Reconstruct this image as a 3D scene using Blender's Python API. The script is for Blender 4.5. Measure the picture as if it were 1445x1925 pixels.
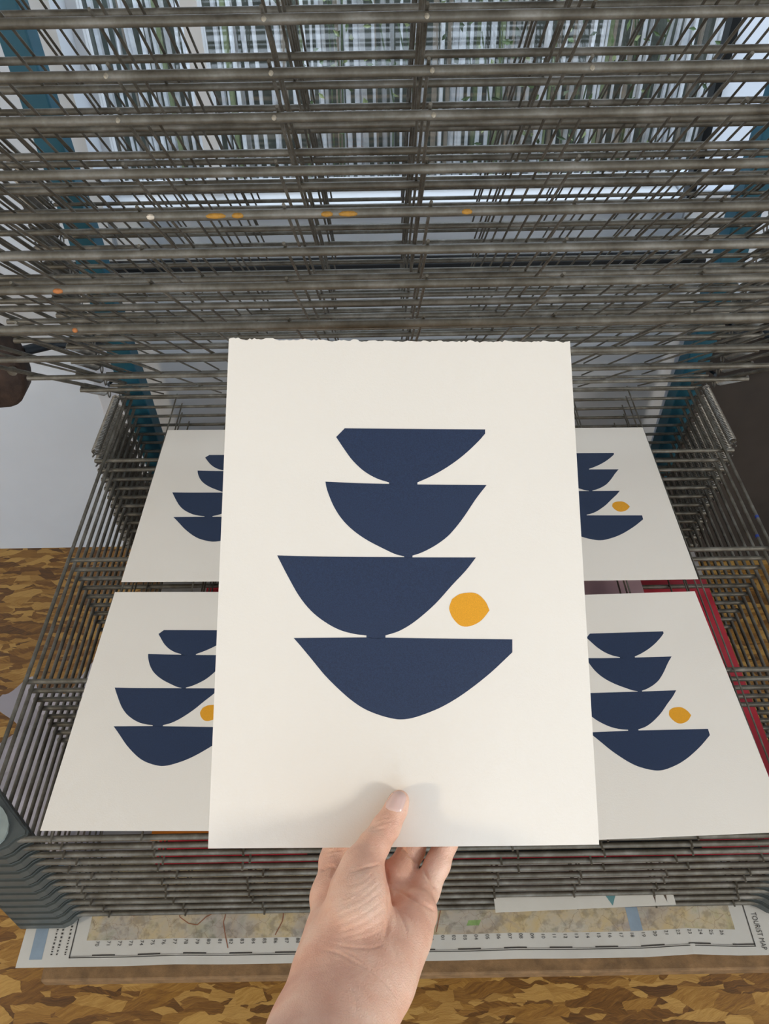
import bpy, bmesh, math, random
import numpy as np
from mathutils import Matrix, Vector

# ------------------------------------------------------------------ clean
for o in list(bpy.data.objects):
    bpy.data.objects.remove(o, do_unlink=True)
SC = bpy.context.scene
COL = SC.collection
random.seed(7)
RNG = np.random.default_rng(7)

# ------------------------------------------------------------------ camera
# world: X right, Y away from the photographer, Z up; z = 0 is the top of the highest folded tray
FPX, IW, IH = 1509.64, 1445.0, 1925.0
CAMH = 1.0655
PITCH, ROLL = math.radians(44.966), math.radians(-0.98)


def cam_rows():
    c, s = math.cos(PITCH), math.sin(PITCH)
    R = np.array([[1, 0, 0], [0, -s, -c], [0, c, -s]], float)
    c, s = math.cos(ROLL), math.sin(ROLL)
    return np.array([[c, -s, 0], [s, c, 0], [0, 0, 1]], float) @ R


RC = cam_rows()                      # rows: image right, image down, forward
CAMP = np.array([0, 0, CAMH])
cd = bpy.data.cameras.new('camera')
cam = bpy.data.objects.new('camera', cd)
COL.objects.link(cam)
cd.sensor_fit = 'VERTICAL'
cd.sensor_height = 36.0
cd.lens = FPX / IH * 36.0
cd.clip_start = 0.02
cam.matrix_world = Matrix((
    (RC[0][0], -RC[1][0], -RC[2][0], 0),
    (RC[0][1], -RC[1][1], -RC[2][1], 0),
    (RC[0][2], -RC[1][2], -RC[2][2], CAMH),
    (0, 0, 0, 1)))
SC.camera = cam

# ------------------------------------------------------------------ world, lights, exposure
w = bpy.data.worlds.new('sky')
SC.world = w
w.use_nodes = True
bg = w.node_tree.nodes['Background']
bg.inputs[0].default_value = (0.74, 0.86, 1.0, 1)
bg.inputs[1].default_value = 1.95


def area(name, loc, target, size, power, color):
    l = bpy.data.lights.new(name, 'AREA')
    l.shape = 'RECTANGLE'
    l.size, l.size_y = size
    l.energy = power
    l.color = color
    o = bpy.data.objects.new(name, l)
    COL.objects.link(o)
    o.location = loc
    d = Vector(target) - Vector(loc)
    o.rotation_euler = d.to_track_quat('-Z', 'Y').to_euler()
    return o


# two sources on the photographer's side, each giving one of the two thumb shadows on the held sheet
area('lamp_left_offscreen', (-2.50, -1.05, 1.55), (0.0, 0.45, 0.6), (0.30, 0.30), 21, (1.0, 0.84, 0.62))
area('window_right_offscreen', (2.50, -1.25, 1.40), (0.0, 0.45, 0.6), (0.55, 0.55), 34, (1.0, 0.94, 0.85))
vs = SC.view_settings
vs.view_transform = 'Standard'
vs.look = 'None'
vs.gamma = 1
vs.exposure = 0.42
vs.use_curve_mapping = False


# ------------------------------------------------------------------ helpers
def tag(o, label=None, cat=None, group=None, kind=None):
    if label: o['label'] = label
    if cat: o['category'] = cat
    if group: o['group'] = group
    if kind: o['kind'] = kind
    return o


def link(name, data, parent=None, mat=None):
    o = bpy.data.objects.new(name, data)
    COL.objects.link(o)
    if parent is not None:
        o.parent = parent
    if mat is not None and data is not None and not data.materials:
        data.materials.append(mat)
    return o


class MB:
    def __init__(self):
        self.v, self.f, self.mi = [], [], []

    def add(self, vs, fs, m=0):
        b = len(self.v)
        self.v += [tuple(p) for p in vs]
        self.f += [tuple(b + i for i in f) for f in fs]
        self.mi += [m] * len(fs)

    def box(self, a, b, m=0):
        x0, y0, z0 = a
        x1, y1, z1 = b
        self.add([(x0, y0, z0), (x1, y0, z0), (x1, y1, z0), (x0, y1, z0), (x0, y0, z1), (x1, y0, z1), (x1, y1, z1), (x0, y1, z1)],
                 [(0, 3, 2, 1), (4, 5, 6, 7), (0, 1, 5, 4), (1, 2, 6, 5), (2, 3, 7, 6), (3, 0, 4, 7)], m)

    def tube(self, pts, r, n=8, m=0, cap=True):
        pts = [Vector(p) for p in pts]
        rs = r if isinstance(r, (list, tuple)) else [r] * len(pts)
        rings = []
        t0 = (pts[1] - pts[0]).normalized()
        ref = Vector((0, 0, 1)) if abs(t0.z) < .9 else Vector((1, 0, 0))
        nrm = t0.cross(ref).normalized()
        vs, fs = [], []
        for i, p in enumerate(pts):
            if i == 0: t = pts[1] - pts[0]
            elif i == len(pts) - 1: t = pts[-1] - pts[-2]
            else: t = pts[i + 1] - pts[i - 1]
            t = t.normalized()
            nrm = (nrm - t * nrm.dot(t)).normalized()
            bn = t.cross(nrm)
            for k in range(n):
                a = 2 * math.pi * k / n
                vs.append(p + (nrm * math.cos(a) + bn * math.sin(a)) * rs[i])
        for i in range(len(pts) - 1):
            for k in range(n):
                fs.append((i * n + k, i * n + (k + 1) % n, (i + 1) * n + (k + 1) % n, (i + 1) * n + k))
        if cap:
            fs.append(tuple(range(n - 1, -1, -1)))
            fs.append(tuple((len(pts) - 1) * n + k for k in range(n)))
        self.add(vs, fs, m)

    def prism(self, poly, z0, z1, m=0):
        n = len(poly)
        vs = [(x, y, z0) for x, y in poly] + [(x, y, z1) for x, y in poly]
        fs = [tuple(range(n - 1, -1, -1)), tuple(range(n, 2 * n))] + [(i, (i + 1) % n, n + (i + 1) % n, n + i) for i in range(n)]
        self.add(vs, fs, m)

    def mesh(self, name, smooth=False, mats=None):
        me = bpy.data.meshes.new(name)
        me.from_pydata(self.v, [], self.f)
        me.update()
        for m in (mats or []):
            me.materials.append(m)
        if mats and len(mats) > 1:
            me.polygons.foreach_set('material_index', self.mi)
        if smooth:
            me.polygons.foreach_set('use_smooth', [True] * len(me.polygons))
            if smooth != 'all':
                me.set_sharp_from_angle(angle=math.radians(50))
        return me

    def build(self, name, mat, parent=None, smooth=False):
        return link(name, self.mesh(name, smooth, [mat]), parent)


def bevel(o, wd, seg=2):
    m = o.modifiers.new('bevel', 'BEVEL')
    m.width, m.segments, m.limit_method = wd, seg, 'ANGLE'
    return o


# ------------------------------------------------------------------ materials
def newmat(name):
    m = bpy.data.materials.new(name)
    m.use_nodes = True
    nt = m.node_tree
    return m, nt, nt.nodes['Principled BSDF']


def nd(nt, typ, **kw):
    n = nt.nodes.new(typ)
    for k, v in kw.items():
        setattr(n, k, v)
    return n


def ramp(nt, fac, stops):
    r = nd(nt, 'ShaderNodeValToRGB')
    e = r.color_ramp.elements
    while len(e) < len(stops):
        e.new(0.5)
    for i, (p, c) in enumerate(stops):
        e[i].position = p
        e[i].color = (*c, 1)
    nt.links.new(fac, r.inputs[0])
    return r.outputs[0]


def noise(nt, scale, detail=4, rough=.6, vec=None, dist=0):
    n = nd(nt, 'ShaderNodeTexNoise')
    n.inputs['Scale'].default_value = scale
    n.inputs['Detail'].default_value = detail
    n.inputs['Roughness'].default_value = rough
    n.inputs['Distortion'].default_value = dist
    if vec is not None:
        nt.links.new(vec, n.inputs['Vector'])
    return n


def coords(nt, kind='Object', scale=(1, 1, 1), rot=(0, 0, 0)):
    tc = nd(nt, 'ShaderNodeTexCoord')
    mp = nd(nt, 'ShaderNodeMapping')
    mp.inputs['Scale'].default_value = scale
    mp.inputs['Rotation'].default_value = rot
    nt.links.new(tc.outputs[kind], mp.inputs[0])
    return mp.outputs[0]


def bump(nt, b, height, strength, dist):
    n = nd(nt, 'ShaderNodeBump')
    n.inputs['Strength'].default_value = strength
    n.inputs['Distance'].default_value = dist
    nt.links.new(height, n.inputs['Height'])
    nt.links.new(n.outputs[0], b.inputs['Normal'])


def plain(name, c, rough=.6, metal=0.0, var=.0, vscale=20, bmp=0, bscale=200, bdist=.001, sheen=0):
    m, nt, b = newmat(name)
    b.inputs['Roughness'].default_value = rough
    b.inputs['Metallic'].default_value = metal
    b.inputs['Base Color'].default_value = (*c, 1)
    v = coords(nt)
    if var:
        n = noise(nt, vscale, vec=v)
        col = ramp(nt, n.outputs[0], [(.3, tuple(x * (1 - var) for x in c)), (.7, tuple(min(1, x * (1 + var)) for x in c))])
        nt.links.new(col, b.inputs['Base Color'])
    if bmp:
        n2 = noise(nt, bscale, vec=v)
        bump(nt, b, n2.outputs[0], bmp, bdist)
    return m


def galvanised():
    m, nt, b = newmat('galvanised_wire')
    v = coords(nt, 'Object')
    oi = nd(nt, 'ShaderNodeObjectInfo')
    ad = nd(nt, 'ShaderNodeVectorMath', operation='ADD')
    nt.links.new(v, ad.inputs[0])
    nt.links.new(oi.outputs['Location'], ad.inputs[1])
    n = noise(nt, 26, 5, .65, ad.outputs[0])
    c = ramp(nt, n.outputs[0], [(.28, (.062, .052, .037)), (.5, (.126, .114, .089)), (.72, (.225, .212, .182))])
    nt.links.new(c, b.inputs['Base Color'])
    b.inputs['Metallic'].default_value = .4
    n2 = noise(nt, 300, 3, .6, ad.outputs[0])
    r = ramp(nt, n2.outputs[0], [(.3, (.36,) * 3), (.7, (.56,) * 3)])
    nt.links.new(r, b.inputs['Roughness'])
    bump(nt, b, n2.outputs[0], .25, .0006)
    return m


def osb():
    m, nt, b = newmat('osb_board')
    v = coords(nt, 'Object')
    n0 = noise(nt, 16, 3, .6, v)
    dv = nd(nt, 'ShaderNodeVectorMath', operation='SCALE')
    dv.inputs[3].default_value = .022
    nt.links.new(n0.outputs['Color'], dv.inputs[0])
    ad = nd(nt, 'ShaderNodeVectorMath', operation='ADD')
    nt.links.new(v, ad.inputs[0])
    nt.links.new(dv.outputs[0], ad.inputs[1])
    prev = None
    hprev = None
    for i, (rz, sx, sy, th) in enumerate(((.35, 17, 58, 0), (1.75, 14, 50, .42), (-.75, 19, 66, .45), (1.1, 15, 56, .5), (2.6, 24, 90, .52), (.0, 18, 60, .55), (2.1, 13, 46, .66))):
        mp = nd(nt, 'ShaderNodeMapping')
        mp.inputs['Rotation'].default_value = (0, 0, rz)
        mp.inputs['Scale'].default_value = (sx, sy, 1)
        mp.inputs['Location'].default_value = (i * 3.13, i * 1.71, 0)
        nt.links.new(ad.outputs[0], mp.inputs[0])
        vo = nd(nt, 'ShaderNodeTexVoronoi')
        vo.voronoi_dimensions = '2D'
        vo.inputs['Scale'].default_value = 1
        vo.inputs['Randomness'].default_value = 1
        nt.links.new(mp.outputs[0], vo.inputs['Vector'])
        sp = nd(nt, 'ShaderNodeSeparateColor')
        nt.links.new(vo.outputs['Color'], sp.inputs[0])
        mp2 = nd(nt, 'ShaderNodeMapping')
        mp2.inputs['Scale'].default_value = (.6, 5, 1)
        nt.links.new(mp.outputs[0], mp2.inputs[0])
        g = noise(nt, 2.2, 6, .72, mp2.outputs[0])
        mx = nd(nt, 'ShaderNodeMath', operation='MULTIPLY_ADD')
        nt.links.new(g.outputs[0], mx.inputs[0])
        mx.inputs[1].default_value = .72
        rs = nd(nt, 'ShaderNodeMath', operation='MULTIPLY')
        nt.links.new(sp.outputs[0], rs.inputs[0]); rs.inputs[1].default_value = .55
        nt.links.new(rs.outputs[0], mx.inputs[2])
        c = ramp(nt, mx.outputs[0], [(.28, (.065, .027, .006)), (.48, (.18, .078, .014)), (.66, (.31, .150, .026)), (.92, (.50, .29, .075))])
        if prev is None:
            prev, hprev = c, sp.outputs[2]
        else:
            k = ramp(nt, sp.outputs[1], [(th, (0,) * 3), (th + .015, (1,) * 3)])
            m1 = nd(nt, 'ShaderNodeMix', data_type='RGBA')
            nt.links.new(k, m1.inputs[0]); nt.links.new(prev, m1.inputs[6]); nt.links.new(c, m1.inputs[7])
            prev = m1.outputs[2]
    nt.links.new(prev, b.inputs['Base Color'])
    b.inputs['Roughness'].default_value = .5
    bw = nd(nt, 'ShaderNodeRGBToBW')
    nt.links.new(prev, bw.inputs[0])
    bump(nt, b, bw.outputs[0], .5, .004)
    return m


def paper(name, c, bstr=.35):
    m, nt, b = newmat(name)
    v = coords(nt, 'Object')
    n = noise(nt, 420, 4, .7, v)
    n2 = noise(nt, 6, 2, .5, v)
    col = ramp(nt, n2.outputs[0], [(.3, tuple(x * .975 for x in c)), (.7, c)])
    nt.links.new(col, b.inputs['Base Color'])
    b.inputs['Roughness'].default_value = .75
    b.inputs['Specular IOR Level'].default_value = .25
    bump(nt, b, n.outputs[0], bstr, .0006)
    return m


def ink(name, c, speck):
    m, nt, b = newmat(name)
    v = coords(nt, 'Object')
    n = noise(nt, 1400, 2, .8, v)
    col = ramp(nt, n.outputs[0], [(.3, tuple(x * (1 - speck) for x in c)), (.72, tuple(min(1, x * (1 + speck)) for x in c))])
    nt.links.new(col, b.inputs['Base Color'])
    b.inputs['Roughness'].default_value = .55
    bump(nt, b, n.outputs[0], .12, .0003)
    return m


def skin():
    m, nt, b = newmat('skin')
    v = coords(nt, 'Object')
    n1 = noise(nt, 30, 3, .55, v)
    n2 = noise(nt, 260, 3, .6, v)
    c = ramp(nt, n1.outputs[0], [(.3, (.74, .385, .27)), (.5, (.85, .505, .365)), (.72, (.91, .625, .48))])
    nt.links.new(c, b.inputs['Base Color'])
    b.inputs['Roughness'].default_value = .42
    b.inputs['Subsurface Weight'].default_value = .18
    b.inputs['Subsurface Radius'].default_value = (.9, .35, .2)
    b.inputs['Subsurface Scale'].default_value = .006
    vo = nd(nt, 'ShaderNodeTexVoronoi')
    vo.inputs['Scale'].default_value = 900
    nt.links.new(v, vo.inputs['Vector'])
    mxb = nd(nt, 'ShaderNodeMath', operation='MULTIPLY_ADD')
    nt.links.new(vo.outputs['Distance'], mxb.inputs[0]); mxb.inputs[1].default_value = .6
    nt.links.new(n2.outputs[0], mxb.inputs[2])
    bump(nt, b, mxb.outputs[0], .38, .0012)
    return m


M = {}
M['metal'] = galvanised()
M['spring'] = plain('spring_steel', (.20, .19, .17), .42, .7, .25, 60)
M['rust'] = plain('rusted_iron', (.045, .026, .018), .75, .1, .5, 30, .5, 60, .003)
M['teal'] = plain('teal_paint', (.012, .095, .145), .45, 0, .12, 12)
M['black_paint'] = plain('black_paint', (.010, .016, .022), .5, 0, .3, 15)
M['plastic'] = plain('grey_green_plastic', (.062, .070, .066), .48, 0, .2, 25, .2, 300, .0005)
M['plastic_pale'] = plain('worn_pale_plastic', (.26, .30, .28), .5, 0, .12, 40)
M['ochre_stain'] = plain('dried_ochre_ink', (.34, .17, .02), .6, 0, .3, 200)
M['orange_stain'] = plain('dried_orange_ink', (.42, .15, .04), .6, 0, .3, 200)
M['white_stain'] = plain('dried_white_ink', (.70, .62, .50), .6, 0, .2, 200)
M['weld'] = plain('weld_spatter', (.30, .27, .21), .4, .2, .3, 300)
M['blue_mark'] = plain('blue_pen_mark', (.02, .05, .30), .6)
M['paper'] = paper('cream_paper', (.88, .825, .74), .3)
M['navy'] = ink('navy_ink', (.015, .030, .074), .4)
M['yellow'] = ink('ochre_ink', (.80, .36, .012), .14)
M['osb'] = osb()
M['wall'] = plain('white_wall_paint', (.68, .73, .79), .7, 0, .04, 3, .15, 90, .002)
M['dark_board'] = plain('dark_brown_board', (.032, .026, .022), .6, 0, .35, 5, .2, 40, .002)
M['grey_panel'] = plain('grey_sheet_metal', (.74, .77, .81), .42, .1, .06, 4)
M['white_frame'] = plain('white_window_paint', (.78, .80, .82), .4)
M['black_gap'] = plain('dark_frame_paint', (.012, .014, .016), .5)
M['board'] = plain('fibreboard', (.20, .115, .050), .8, 0, .3, 40, .5, 150, .002)
M['wood'] = plain('pine', (.38, .24, .12), .65, 0, .2, 8)
M['skin'] = skin()
M['red'] = plain('red_paper', (.56, .025, .045), .55, 0, .1, 15)
M['orange'] = plain('orange_paper', (.62, .20, .015), .6, 0, .1, 15)
M['grey_card'] = plain('grey_card', (.40, .38, .36), .7, 0, .1, 10)
M['pink_paper'] = plain('dusty_pink_paper', (.52, .36, .40), .7, 0, .1, 10)
M['black_paper'] = plain('black_paper', (.008, .008, .009), .7)
M['white_paper'] = plain('off_white_paper', (.62, .60, .54), .7, 0, .05, 10)
M['teal_ink'] = plain('teal_ink', (.12, .26, .27), .6)
M['brown_ink'] = plain('brown_ink', (.10, .07, .05), .6)


# ------------------------------------------------------------------ the room
FLZ = -0.70
WY = 1.64
b = MB(); b.box((-2.6, -2.4, FLZ - .03), (2.6, 2.1, FLZ))
tag(b.build('floor', M['osb']), kind='structure')
WX0, WX1, WZ0, WZ1 = -0.575, 0.645, 0.328, 1.50
WX2 = 0.82
b = MB()
b.box((-2.6, WY, FLZ), (WX0, WY + .12, 1.9))
b.box((WX2, WY, FLZ), (2.6, WY + .12, 1.9)); b.box((WX1, WY, FLZ), (WX2, WY + .12, WZ0 + .02))
b.box((WX0, WY, FLZ), (WX1, WY + .12, WZ0 - .108))
b.box((WX0, WY, WZ1), (WX2, WY + .12, 1.9))
tag(b.build('wall_back', M['wall']), kind='structure')
b = MB(); b.box((-2.7, -2.4, FLZ), (-2.6, 1.76, 1.9)); tag(b.build('wall_left', M['wall']), kind='structure')
b = MB(); b.box((2.6, -2.4, FLZ), (2.7, 1.76, 1.9)); tag(b.build('wall_right', M['wall']), kind='structure')
b = MB()
b.box((-2.7, -2.5, FLZ), (-1.5, -2.4, 1.98)); b.box((1.5, -2.5, FLZ), (2.7, -2.4, 1.98)); b.box((-1.5, -2.5, 1.55), (1.5, -2.4, 1.98))
tag(b.build('wall_rear', M['wall']), kind='structure')
b = MB(); b.box((-2.7, -2.4, 1.9), (2.7, 1.76, 1.98)); tag(b.build('ceiling', M['wall']), kind='structure')

# window: dark outer frame, white mullions, panes, sill
win = bpy.data.objects.new('window_1', None); COL.objects.link(win); win.location = (0, WY, WZ0)
tag(win, kind='structure')


def wbox(name, a, c, mat):
    bb = MB(); bb.box(a, c)
    o = bb.build(name, mat, win)
    return o


H = WZ1 - WZ0
g = .004
FY0, FY1 = .085, .12
wbox('frame_jamb', (WX0, FY0, 0), (WX0 + .02, FY1, H), M['white_frame'])
wbox('frame_post', (WX1 - .004, .0, 0), (WX1 + .012, .03, H), M['black_gap'])
wbox('frame_jamb', (WX2 - .02, FY0, .02), (WX2, FY1, H), M['white_frame'])
wbox('frame_rail', (WX0 + .02, FY0, 0), (WX1 - .004, FY1, .016), M['white_frame'])
wbox('frame_rail', (WX0 + .02, FY0, H - .03), (WX1 - .004, FY1, H), M['white_frame'])
wbox('mullion', (-.362, FY0 - .01, .016), (-.330, FY1, H - .03), M['white_frame'])
wbox('sill', (WX0, -.004, -.016), (WX1 - .004, FY0, 0), M['white_frame'])
gm, nt, gb = newmat('window_glass')
nt.nodes.remove(gb)
tr = nd(nt, 'ShaderNodeBsdfTransparent'); gl = nd(nt, 'ShaderNodeBsdfGlossy'); mx = nd(nt, 'ShaderNodeMixShader')
gl.inputs['Roughness'].default_value = .02
mx.inputs[0].default_value = .06
nt.links.new(tr.outputs[0], mx.inputs[1]); nt.links.new(gl.outputs[0], mx.inputs[2])
nt.links.new(mx.outputs[0], nt.nodes['Material Output'].inputs[0])
for x0, x1 in ((WX0 + .02, -.362), (-.330, WX1 - .004)):
    wbox('pane', (x0, .098, .016), (x1, .102, H - .03), gm)
fm, nt, fb = newmat('translucent_fill')  # translucent so that sky light from outside brightens the added panel
nt.nodes.remove(fb)
tl = nd(nt, 'ShaderNodeBsdfTranslucent'); df = nd(nt, 'ShaderNodeBsdfDiffuse'); mx = nd(nt, 'ShaderNodeMixShader')
tl.inputs[0].default_value = (.95, .97, 1, 1); df.inputs[0].default_value = (.75, .78, .82, 1)
mx.inputs[0].default_value = .2
nt.links.new(tl.outputs[0], mx.inputs[1]); nt.links.new(df.outputs[0], mx.inputs[2])
nt.links.new(mx.outputs[0], nt.nodes['Material Output'].inputs[0])
wbox('apron', (WX0, .010, -.106), (WX1, .016, -.018), M['wall'])
wbox('bright_fill_panel', (WX1 + .012, .012, .02), (WX2 - .002, .018, H), fm)  # added panel, passes sky light to make the area beside the post bright

# grey sheet-metal panel standing behind the rack, below the window, and a dark strip above it
b = MB(); b.box((-.70, WY - .035, FLZ), (.70, WY - .008, .205))
o = bevel(b.build('metal_panel', M['grey_panel']), .004)
tag(o, 'smooth grey metal panel standing against the wall below the window', 'panel')
b = MB(); b.box((-.70, WY - .045, .207), (.70, WY - .008, .222))
o = b.build('dark_strip', M['black_gap'])
tag(o, 'thin black strip running along the top of the grey panel', 'batten')
b = MB(); b.box((.745, WY - .10, FLZ), (1.75, WY - .03, .10))
o = bevel(b.build('leaning_board', M['dark_board']), .004)
tag(o, 'dark brown board standing against the wall to the right of the rack', 'board')

# outside: ground, reed fence and leaves
b = MB(); b.box((-4, 2.9, FLZ - .06), (4, 3.0, .62))
tag(b.build('garden_wall', plain('garden_wall_stone', (.10, .11, .09), .9, 0, .5, 9)), kind='structure')
b = MB(); b.box((-4, 1.78, FLZ - .06), (4, 2.9, FLZ - .02))
tag(b.build('ground_outside', plain('outside_ground', (.16, .15, .11), .9, 0, .3, 6)), kind='structure')
reed_mats = [plain('reed_%d' % i, c, .7, 0, .2, 30) for i, c in enumerate(((.66, .67, .68), (.42, .42, .41), (.26, .22, .17), (.82, .84, .88), (.20, .24, .12)))]
b = MB()
x = -1.9
while x < 2.1:
    r = random.uniform(.004, .0095)
    y = 2.62 + random.uniform(-.02, .02)
    lean = random.gauss(0, .02)
    b.tube([(x, y, FLZ), (x + lean * .5, y, .3), (x + lean, y + random.uniform(-.01, .01), random.uniform(.90, 1.02))], r, 5,
           random.choices(range(5), (5, 4, 3, 4, 1.2))[0])
    x += r * 2 + random.choice((.0005, .002, .004, .011))
o = link('reed_fence', b.mesh('reed_fence', True, reed_mats))
tag(o, 'pale weathered reed fence outside the window', 'fence', kind='stuff')
leaf_m = [plain('leaf_%d' % i, c, .5, 0, .2, 30) for i, c in enumerate(((.11, .17, .06), (.30, .36, .16), (.06, .09, .04)))]
b = MB()
for cx, cz, n, sp in ((.05, .34, 60, .10), (.34, .30, 50, .10), (-.12, .45, 30, .07), (.75, .40, 60, .10), (.55, .2, 30, .08)):
    for _ in range(n):
        p = Vector((cx + random.gauss(0, sp), 2.54 + random.uniform(-.06, .03), cz + random.gauss(0, sp * 1.4)))
        a = Vector((random.gauss(0, 1), random.gauss(0, .4), random.gauss(0, 1))).normalized()
        c = a.cross(Vector((random.gauss(0, .4), 1, random.gauss(0, .4)))).normalized()
        L, Wd = random.uniform(.015, .035), random.uniform(.004, .009)
        up = a.cross(c) * .004
        b.add([p, p + a * L * .5 + c * Wd + up, p + a * L, p + a * L * .5 - c * Wd + up], [(0, 1, 2), (0, 2, 3)], random.randrange(3))
    for k in range(3):
        sx = cx + random.gauss(0, sp * .4)
        b.tube([(sx, 2.56, FLZ), (sx + .02, 2.55, cz - .1), (sx + random.gauss(0, .04), 2.56, cz + .12)], .0025, 4, 2)
o = link('climbing_plant', b.mesh('climbing_plant', False, leaf_m))
tag(o, 'loose green climbing plant growing in front of the reed fence', 'plant', kind='stuff')

# ------------------------------------------------------------------ the drying rack
rack = bpy.data.objects.new('drying_rack', None); COL.objects.link(rack); rack.location = (.06, 1.0, FLZ)
tag(rack, 'large galvanised wire print drying rack with hinged trays', 'drying rack')
RO = Vector(rack.location)


def rpart(mb, name, mat, smooth=False):
    mb.v = [tuple(Vector(p) - RO) for p in mb.v]
    return mb.build(name, mat, rack, smooth)


XL, XR = -.565, .69          # tray side rails
HY = 1.44                    # hinge line
LEN = .985
R_FRONT, R_CROSS, R_RAIL, R_WIRE = .0043, .0041, .0034, .0016
CROSS_V = (.21, .48, .735)


def bar_mesh(name, x0, x1, v, w, r, ang=None):
    bb = MB()
    nseg = 6
    pts = []
    for i in range(nseg + 1):
        t = i / nseg
        pts.append((x0 + (x1 - x0) * t, -v, w))
    bb.tube(pts, r, 10)
    return bb.mesh(name, True, [M['metal']])


def wire_mesh(n=6):
    bb = MB()
    bb.tube([(0, .004, .0055), (0, -.5, .0055), (0, -LEN - .008, .0058)], R_WIRE, n)
    return bb.mesh('wire', True, [M['metal']])


ME = {}
ME['tray'] = bar_mesh('tray', XL - .028, XR + .02, 0, 0, .0034)
ME['front_bar'] = bar_mesh('front_bar', XL + .02, XR - .02, LEN, 0, R_FRONT)
for i, v in enumerate(CROSS_V):
    ME['cross%d' % i] = bar_mesh('cross_bar', XL - (.022 if i == 0 else .006), XR + (.022 if i == 0 else .006), v, 0, R_CROSS)
ME['wire'] = wire_mesh()
bb = MB(); bb.tube([(0, .02, .0068), (0, -.4, .0068), (0, -.8, .0068), (0, -LEN + .004, .0066), (.004, -LEN - .004, .004)], R_RAIL, 8)
ME['rail_l'] = bb.mesh('side_rail', True, [M['metal']])
bb = MB(); bb.tube([(0, .02, .0068), (0, -.4, .0068), (0, -.8, .0068), (0, -LEN + .004, .0066), (-.004, -LEN - .004, .004)], R_RAIL, 8)
ME['rail_r'] = bb.mesh('side_rail', True, [M['metal']])


def spring_mesh(L, rad=.0075, turns=34):
    bb = MB()
    pts = []
    for i in range(10):
        a = math.pi * 1.7 * i / 9
        pts.append((.000, .011 - .009 * math.sin(a) * .8, .010 * math.cos(a)))
    n = turns * 8
    y0, y1 = -.018, -L + .018
    for i in range(n + 1):
        a = 2 * math.pi * i / 8
        pts.append((rad * math.cos(a), y0 + (y1 - y0) * i / n, rad * math.sin(a)))
    pts.append((0, y1 - .006, 0)); pts.append((0, -L, .004))
    bb.tube(pts, .0017, 4)
    return bb.mesh('spring', True, [M['spring']])


ME['spring_long'] = spring_mesh(.215, .0075, 38)
ME['spring_short'] = spring_mesh(.15, .0078, 26)


# corner brackets: rounded gusset plates around the two front corners
def bracket_mesh(s):
    poly = [(-.034, -.012), (-.026, -.018), (.044, -.018), (.055, -.013), (.063, -.004), (.076, .003), (.075, .010), (.066, .018), (.024, .060), (.010, .078), (-.010, .084), (-.027, .078), (-.034, .062)]
    poly = [(s * x, y) for x, y in poly]
    if s < 0: poly = poly[::-1]
    bb = MB(); bb.prism(poly, -.013, .0074)
    return bb.mesh('corner_bracket', False, [M['plastic']])


def bracket_cap(s):
    poly = []
    for i in range(20):
        a = 2 * math.pi * i / 20
        poly.append((s * (.010 + .040 * math.cos(a)), .018 + .034 * math.sin(a) - .012 * math.cos(a)))
    if s < 0: poly = poly[::-1]
    bb = MB(); bb.prism(poly, .0074, .0114)
    return bb.mesh('bracket_cap', False, [M['plastic_pale']])


BR = {}
for s, key in ((1, 'l'), (-1, 'r')):
    me = bracket_mesh(s)
    bm = bmesh.new(); bm.from_mesh(me)
    bmesh.ops.bevel(bm, geom=[e for e in bm.edges if abs(e.verts[0].co.z - e.verts[1].co.z) < 1e-5], offset=.003, segments=2, affect='EDGES')
    bm.to_mesh(me); bm.free()
    BR[key] = me


def make_tray(z, alpha, wires, folded, yaw=0.0):
    t = link('tray', ME['tray'], rack)
    t.location = Vector((0, HY + (.006 if folded else 0), z)) - RO
    t.rotation_euler = (-math.radians(alpha), 0, yaw)
    link('front_bar', ME['front_bar'], t)
    for i in range(3):
        link('cross_bar', ME['cross%d' % i], t)
    link('side_rail', ME['rail_l'], t).location = (XL, 0, 0)
    link('side_rail', ME['rail_r'], t).location = (XR, 0, 0)
    for x in wires:
        link('wire', ME['wire'], t).location = (x + random.gauss(0, .0012), 0, 0)
    for sx, x in ((-1, XL - .019), (1, XR + .019)):
        s = link('spring', ME['spring_long' if folded else 'spring_short'], t)
        if folded:
            s.location = (x, .004, .012)
            s.rotation_euler = (.02, 0, sx * .02)
        else:
            s.location = (x, -.215 + .15, .006)
            s.rotation_euler = (0, 0, 0)
    if folded:
        link('corner_bracket', BR['l'], t).location = (XL, -LEN, 0)
        br = link('corner_bracket', BR['r'], t); br.location = (XR, -LEN, 0); br.scale.x = 1.65
    return t


ALPHA = [40.4, 41.0, 41.2, 41.5, 41.9, 42.7, 42.9, 43.4, 43.2, 43.9, 43.6, 44.5]
while len(ALPHA) < 15:
    ALPHA.append(43.9 + random.uniform(-.3, .3))
RAISED = []
for k, al in enumerate(ALPHA):
    off = (0.0, .003, .002, .006, .002, .005, .003, .0)[k] if k < 8 else random.gauss(.003, .003)
    RAISED.append(make_tray(.031 * k, al, [.040 + off + .131 * n for n in range(-4, 5)], False))
NF = 12
ZF = lambda j: -.0082 - .0258 * j
FOLD = []
for j in range(NF):
    off = 0 if j == 0 else random.gauss(0, .008)
    t = make_tray(ZF(j), 0, [-.455 + off + .1244 * n for n in range(9)], True)
    FOLD.append(t)
for key, s in (('l', 1), ('r', -1)):
    o = link('bracket_cap', bracket_cap(s), FOLD[0]); o.location = (XL if s > 0 else XR, -LEN, 0)


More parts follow.
